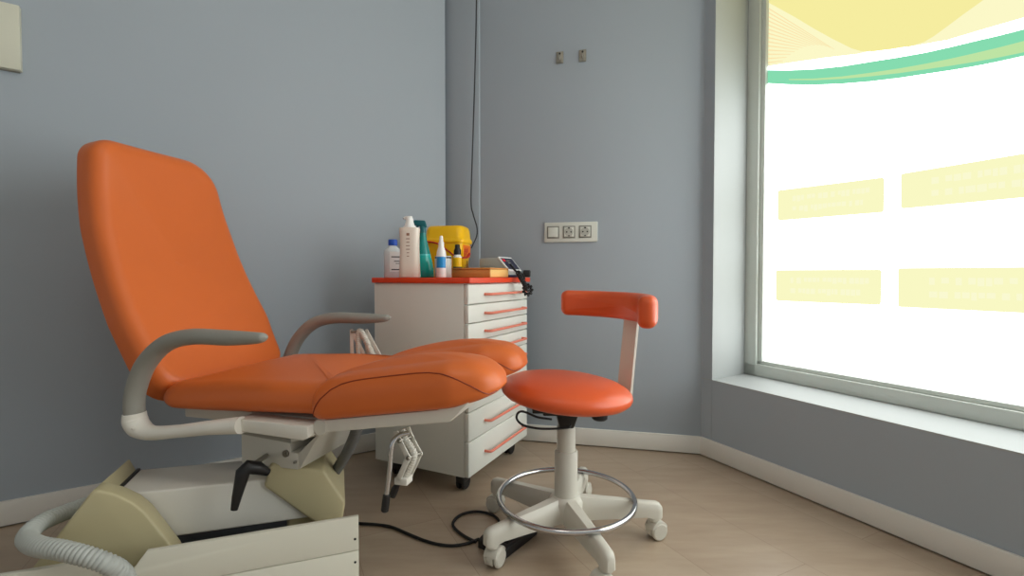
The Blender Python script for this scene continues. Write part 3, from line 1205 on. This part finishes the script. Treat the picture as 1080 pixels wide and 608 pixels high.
bm = new()
slab(bm, -.001, .075, -.003, .118, -.001, .004)
fc = build('front_bezel', bm, 'white_plastic', dv)
bm = new()
slab(bm, .007, .068, .006, .110, .0035, .0052)
ds = build('display_panel', bm, 'navy', fc)
bm = new()
slab(bm, .048, .060, .012, .030, .005, .006)
build('red_readout', bm, emit('red_led_readout', (230, 50, 60), 0.9), ds)
bm = new()
for k in range(3):
    slab(bm, .050 - k * .012, .055 - k * .012, .040, .070, .005, .006)
build('panel_print', bm, 'socket_grey', ds)
lead = new()
c0 = at(541, 283, 1.89)
c1 = at(556, 290, 1.90)
pth = catmull([at(538, 279, 1.895), at(544, 286, 1.88), at(551, 289.5, 1.885), at(553.5, 295, 1.875)], 8)
tube(lead, pth, .004, 8)
cc = []
p_a, p_b = at(546, 287, 1.870), at(556.5, 306, 1.875)
for k in range(90):
    f = k / 89
    a = f * 2 * PI * 9
    ctr = p_a.lerp(p_b, f)
    cc.append(ctr + Vector((math.cos(a) * .008, math.sin(a) * .008 - 0.012, math.sin(a) * .005)))
tube(lead, cc, .0034, 7)
lo = []
for k in range(60):
    a = 2 * PI * k / 60
    r = .0165 + .0052 * math.cos(9 * a)
    ctr = at(556.5, 306, 1.862)
    lo.append(ctr + Vector((math.cos(a) * r * .95, -.004 * math.cos(9 * a + 1.5), math.sin(a) * r * 1.1)))
tube(lead, lo, .0036, 7, closed=True)
k0 = at(555.5, 288, 1.94)
box(lead, k0.x - .016, k0.x + .016, k0.y - .014, k0.y + .014, ZT + .001, ZT + .030, .006, 3)
ld = build('coiled_lead', lead, 'black', None, 60)
tag(ld, 'black coiled lead and plug drooping over the right front edge of the cabinet', 'cable')

# ===================================================================== STOOL
SX, SY = 0.155, 1.348
stool = thing('rolling_stool', 'red-orange round rolling stool with curved backrest and chrome foot ring', 'stool', (SX, SY, 0), 0)
bm = new()
lathe(bm, [(.030, .055), (.048, .060), (.052, .075), (.050, .112), (.042, .122), (.030, .126)], 28)
angs = [-1.5, 70.5, 143, 215, 286]
for dg in angs:
    R = Matrix.Rotation(math.radians(dg), 4, 'Z')
    secs = [(.02, .052, .060, .124), (.07, .050, .062, .120), (.14, .043, .065, .115), (.225, .036, .068, .108), (.258, .034, .062, .106), (.268, .028, .062, .101), (.273, .018, .064, .094)]
    tt = new()
    rings = []
    for x, w, z0, z1 in secs:
        h = z1 - z0
        wt = w * 0.62
        rings.append([(x, -w / 2, z0), (x, w / 2, z0), (x, w / 2, z0 + h * .55), (x, wt / 2 + .003, z1 - h * .12), (x, wt / 2 - .003, z1),
                      (x, -wt / 2 + .003, z1), (x, -wt / 2 - .003, z1 - h * .12), (x, -w / 2, z0 + h * .55)])
    loft(tt, rings)
    merge(bm, tt, R)
    tt = new()
    cyl(tt, (.250, 0, .052), (.250, 0, .085), .0165, 18, bev=.003)
    merge(bm, tt, R)
build('star_base', bm, 'stool_grey', stool, 40)
for dg, sw in zip(angs, (20, 60, 150, 60, 200)):
    a = math.radians(dg)
    cxx, cyy = .250 * math.cos(a), .250 * math.sin(a)
    MM = Matrix.Translation((cxx, cyy, 0)) @ Matrix.Rotation(math.radians(sw), 4, 'Z')
    bm = new()
    tt = new()
    cyl(tt, (0, 0, .040), (0, 0, .058), .008, 12)
    # hood over the twin wheels
    hood = [(.010 + .0275 * math.cos(x), .0255 + .0275 * math.sin(x)) for x in [math.radians(-35 + 245 * k / 16) for k in range(17)]]
    prism(tt, hood, -.0085, .0085, .001)
    prism(tt, [(.010 + .0275 * math.cos(x), .0265 + .0275 * math.sin(x)) for x in [math.radians(20 + 150 * k / 12) for k in range(13)]], -.019, .019, .002)
    merge(bm, tt, MM)
    c = build('caster', bm, 'stool_grey', stool)
    for s in (-1, 1):
        bm = new()
        tt = new()
        y0, y1 = (0.0095, 0.0215) if s > 0 else (-0.0215, -0.0095)
        cyl(tt, (.010, y0, .0252), (.010, y1, .0252), .0252, 24, bev=.004)
        merge(bm, tt, MM)
        build('wheel', bm, 'stool_grey', c)
bm = new()
lathe(bm, [(.033, .118), (.034, .124), (.033, .128), (.033, .250), (.0315, .253), (.024, .254)], 28)
build('column_sleeve', bm, 'stool_grey', stool)
bm = new()
lathe(bm, [(.0265, .25), (.0265, .318), (.024, .322), (.012, .323)], 28)
build('gas_column', bm, 'stool_grey', stool)
bm = new()
ringp = [(.1925 * math.cos(2 * PI * k / 64), .1925 * math.sin(2 * PI * k / 64), .1175) for k in range(64)]
tube(bm, ringp, .0078, 12, closed=True)
build('foot_ring', bm, 'chrome', stool, 60)
# mechanism below the seat
bm = new()
hexa(bm, [(-.020, -.022, .320), (.020, -.022, .320), (.020, .022, .320), (-.020, .022, .320),
          (-.034, -.036, .372), (.034, -.036, .372), (.034, .036, .372), (-.034, .036, .372)], .006)
box(bm, -.070, .052, -.055, .055, .366, .384, .004)
box(bm, -.10, .10, -.08, .08, .380, .396, .003)
build('seat_mechanism', bm, 'black', stool)
bm = new()
cyl(bm, (.080, -.085, .366), (.080, -.085, .394), .021, 18, bev=.004)
build('tilt_knob', bm, 'black', stool)
bm = new()
pth = catmull([(-.045, -.035, .352), (-.085, -.055, .364), (-.122, -.073, .384), (-.138, -.082, .384), (-.142, -.084, .368), (-.125, -.080, .350),
               (-.085, -.068, .337), (-.04, -.055, .332), (.0, -.045, .332), (.008, -.035, .336)], 8)
tube(bm, pth, .0032, 8)
build('height_lever', bm, 'black', stool, 60)
# seat
bm = new()
secs = [(.0, .392), (.10, .391), (.150, .394), (.172, .402), (.183, .412), (.1865, .422), (.184, .432), (.175, .442), (.155, .452), (.12, .4605), (.07, .466), (.0, .468)]
lathe(bm, secs, 56)
ST = Matrix.Translation((0, 0, .425)) @ Matrix.Rotation(math.radians(4.6), 4, 'Y') @ Matrix.Translation((0, 0, -.425))
build('seat', bm, 'stool_orange', stool, 60, mtx=ST)
# back post: flat bar, bent up behind the seat
TH = math.radians(24)
PM = Matrix.Rotation(TH, 4, 'Z')
bm = new()
pc = catmull([(.03, 0, .372), (.16, 0, .370), (.192, 0, .373), (.203, 0, .388), (.210, 0, .45), (.229, 0, .62), (.235, 0, .69)], 8)
rings = []
for i, p in enumerate(pc):
    a, b2 = pc[max(i - 1, 0)], pc[min(i + 1, len(pc) - 1)]
    tt = (b2 - a).normalized()
    n = Vector((-tt.z, 0, tt.x)) * .004
    rings.append([(p + n) + Vector((0, -.032, 0)), (p + n) + Vector((0, .032, 0)), (p - n) + Vector((0, .032, 0)), (p - n) + Vector((0, -.032, 0))])
loft(bm, rings)
build('back_post', bm, 'stool_grey', stool, 40, mtx=PM)
# curved back pad
RB = 0.222
A_0, A_1 = math.radians(-33), math.radians(88)
half = (A_1 - A_0) / 2 * RB
out = rounded([(-half, -.043, .022), (half, -.041, .022), (half, .041, .022), (-half, .043, .022)], 6, 0.02)
bm = new()


def wrap(v):
    a = (A_0 + A_1) / 2 + v.x / RB
    r = RB + .027 - v.z
    return Vector((r * math.cos(a), r * math.sin(a), .660 + v.y + .004 * (a - .5)))


pad(bm, out, 0.0, 0.048, .020, .020, dome=.004, dome_bot=.002, fn=wrap, edge=6)
build('back_pad', bm, 'stool_orange', stool, 60)
for a in (TH - .13, TH + .13):
    bm = new()
    cyl(bm, (.232 * math.cos(a), .232 * math.sin(a), .612), (.232 * math.cos(a), .232 * math.sin(a), .625), .005, 10)
    build('pad_screw', bm, 'steel', stool)

# ================================================================ FLOOR THINGS
L0, B0, R0 = on_floor(497, 580), on_floor(533, 555), on_floor(528, 597)
pc0 = (B0 + R0) / 2 + Vector((0.016, 0.014, 0))
ax = (B0 - L0)
pa = math.atan2(ax.y, ax.x)
pedal = thing('foot_pedal', 'black foot pedal lying on the floor under the rolling stool', 'foot pedal', (pc0.x, pc0.y, 0), pa)
bm = new()
prism(bm, [(-.078, 0.0), (.078, 0.0), (.078, .018), (.060, .026), (-.060, .030), (-.078, .024)], -.046, .050, .004, 3)
build('pedal_base', bm, 'black', pedal)
bm = new()
hexa(bm, [(-.055, -.038, .026), (.065, -.038, .024), (.065, .042, .024), (-.055, .042, .026),
          (-.05, -.034, .036), (.06, -.034, .031), (.06, .038, .031), (-.05, .038, .036)], .003)
build('treadle', bm, 'rubber', pedal)
bm = new()
fp = [(352, 548), (376, 552), (395, 553.5), (412, 556), (428, 562.5), (446, 570), (462, 574.5), (478, 576), (493, 573.5), (505, 569)]
tube(bm, catmull([on_floor(x, y, .005) for x, y in fp], 8), .0042, 8)
fp = [(502, 572), (490, 566), (480, 558), (478, 551), (486, 543.5), (500, 540), (514, 541.5), (523, 546), (527, 552), (528, 560)]
pp = catmull([on_floor(x, y, .005) for x, y in fp], 8)
tube(bm, pp, .0042, 8)
cb = build('floor_cable', bm, 'rubber', None, 60)
tag(cb, 'black cable looping across the floor to the foot pedal', 'cable')

# ================================================================= WALL THINGS
NB = Vector((FB.col[1][0], FB.col[1][1], 0))
P0B = Vector((PB.x, PB.y, 0))


def on_back(px, py):
    q = FB.inverted() @ on_plane(px, py, P0B, NB)
    return q.x, q.z


BZ = math.atan2((PC - PB).y, (PC - PB).x)
x0, z1 = on_back(574.6, 235.3)
x1, z0 = on_back(630.3, 255.2)
pc = FB @ Vector(((x0 + x1) / 2, 0, (z0 + z1) / 2))
sk = thing('socket_plate', 'white wall plate with one switch and two power sockets', 'power socket', pc, BZ)
w, h = x1 - x0, z1 - z0
bm = new()
box(bm, -w / 2, w / 2, -.010, 0, -h / 2, h / 2, .003)
build('cover_plate', bm, 'socket', sk)
for i in range(3):
    cxm = -w * .333 + i * w * .302 + .0
    s = h * .31
    bm = new()
    box(bm, cxm - s, cxm + s, -.0118, -.009, -s, s, .001)
    fr = build('socket_frame', bm, 'socket_grey', sk)
    bm = new()
    s2 = s * .80
    box(bm, cxm - s2, cxm + s2, -.0145, -.010, -s2 + .001, s2, .0012)
    ins = build('switch_rocker' if i == 0 else 'socket_insert', bm, 'socket', sk)
    if i:
        bm = new()
        cyl(bm, (cxm, -.0150, 0), (cxm, -.012, 0), s2 * .86, 26)
        wl = build('socket_well', bm, 'socket_in', ins)
        bm = new()
        for dx in (-.0095, .0095):
            cyl(bm, (cxm + dx, -.0154, 0), (cxm + dx, -.013, 0), .0034, 10)
        box(bm, cxm - .004, cxm + .004, -.0154, -.013, s2 * .66, s2 * .92)
        box(bm, cxm - .003, cxm + .003, -.0154, -.013, -s2 * .88, -s2 * .66)
        build('contact_hole', bm, 'black', wl)

for px, py, lab in ((590.5, 61, 'small steel wall hook, left of the pair above the socket plate'), (614.5, 59, 'small steel wall hook, right of the pair above the socket plate')):
    x, z = on_back(px, py)
    hk = thing('wall_hook', lab, 'hook', FB @ Vector((x, 0, z)), BZ, 'steel hooks on the back wall')
    bm = new()
    box(bm, -.016, .016, -.004, 0, -.026, .026, .002)
    build('hook_plate', bm, 'steel', hk)
    bm = new()
    tube(bm, catmull([(0, -.003, .004), (0, -.010, -.004), (0, -.022, -.016), (0, -.028, -.012), (0, -.030, -.002)], 6), .0042, 8)
    build('hook_arm', bm, 'steel', hk)
    bm = new()
    cyl(bm, (0, -.006, .016), (0, -.003, .016), .0045, 12)
    build('screw_head', bm, 'black', hk)

bm = new()
pth = []
for px, py, off in ((503, -130, .006), (502.5, 0, .006), (500.5, 90, .006), (498, 170, .006), (496.8, 213, .006), (499, 226, .008), (503, 240, .014), (502.5, 250, .018), (497, 262, .03)):
    q = on_plane(px, py, P0B - NB * (off + 0.022), NB)
    pth.append(q)
tube(bm, catmull(pth, 8), .0030, 8)
cw = build('wall_cable', bm, 'cable', None, 60)
tag(cw, 'thin dark cable hanging down the wall corner behind the cabinet', 'cable')

# white box on the left wall, cut by the picture's edge
NL = Vector((FL.col[1][0], FL.col[1][1], 0))
P0L = Vector((PL.x, PL.y, 0))
a_ = FL.inverted() @ on_plane(22, 74.5, P0L - NL * .02, NL)
b_ = FL.inverted() @ on_plane(20.5, 6, P0L - NL * .02, NL)
wb = thing('wall_panel', 'blank off-white panel mounted high on the left wall', 'wall panel', FL @ Vector((a_.x - .2, 0, (a_.z + b_.z) / 2)), math.atan2(-DL.y, -DL.x))
bm = new()
hh = (b_.z - a_.z) / 2
box(bm, -.2, .2, -.022, 0, -hh, hh, .002)
build('panel_cover', bm, 'panelwhite', wb)
bm = new()
box(bm, -.195, .195, -.006, -.001, -hh - .003, -hh + .004)
build('back_plate', bm, 'socket_grey', wb)

# ==================================================================== LIGHT
w = bpy.data.worlds.new('room_behind')
scene.world = w
w.use_nodes = True
w.node_tree.nodes['Background'].inputs['Color'].default_value = (0.97, 1.0, 0.97, 1)
w.node_tree.nodes['Background'].inputs['Strength'].default_value = WORLD_STRENGTH

# unseen glowing panel, added under the ceiling as fill light from above
lamp = thing('added_fill_panel', 'unseen square fill-light panel added under the ceiling', 'lamp', (-0.2, 0.1, H), 0)
bm = new()
box(bm, -.31, .31, -.31, .31, -.022, -.001, .003)
build('fill_panel_frame', bm, 'white', lamp)
bm = new()
box(bm, -.29, .29, -.29, .29, -.0235, -.0215)
build('fill_diffuser', bm, emit('fill_panel_glow', (255, 247, 235), CEIL_FILL), lamp)

vs = scene.view_settings
vs.view_transform = 'Standard'
vs.look = 'None'
vs.exposure = 0.0
vs.gamma = 1.0
vs.use_curve_mapping = False
scene.cycles.use_denoising = True
scene.cycles.max_bounces = 8
scene.cycles.caustics_reflective = False
scene.cycles.caustics_refractive = False
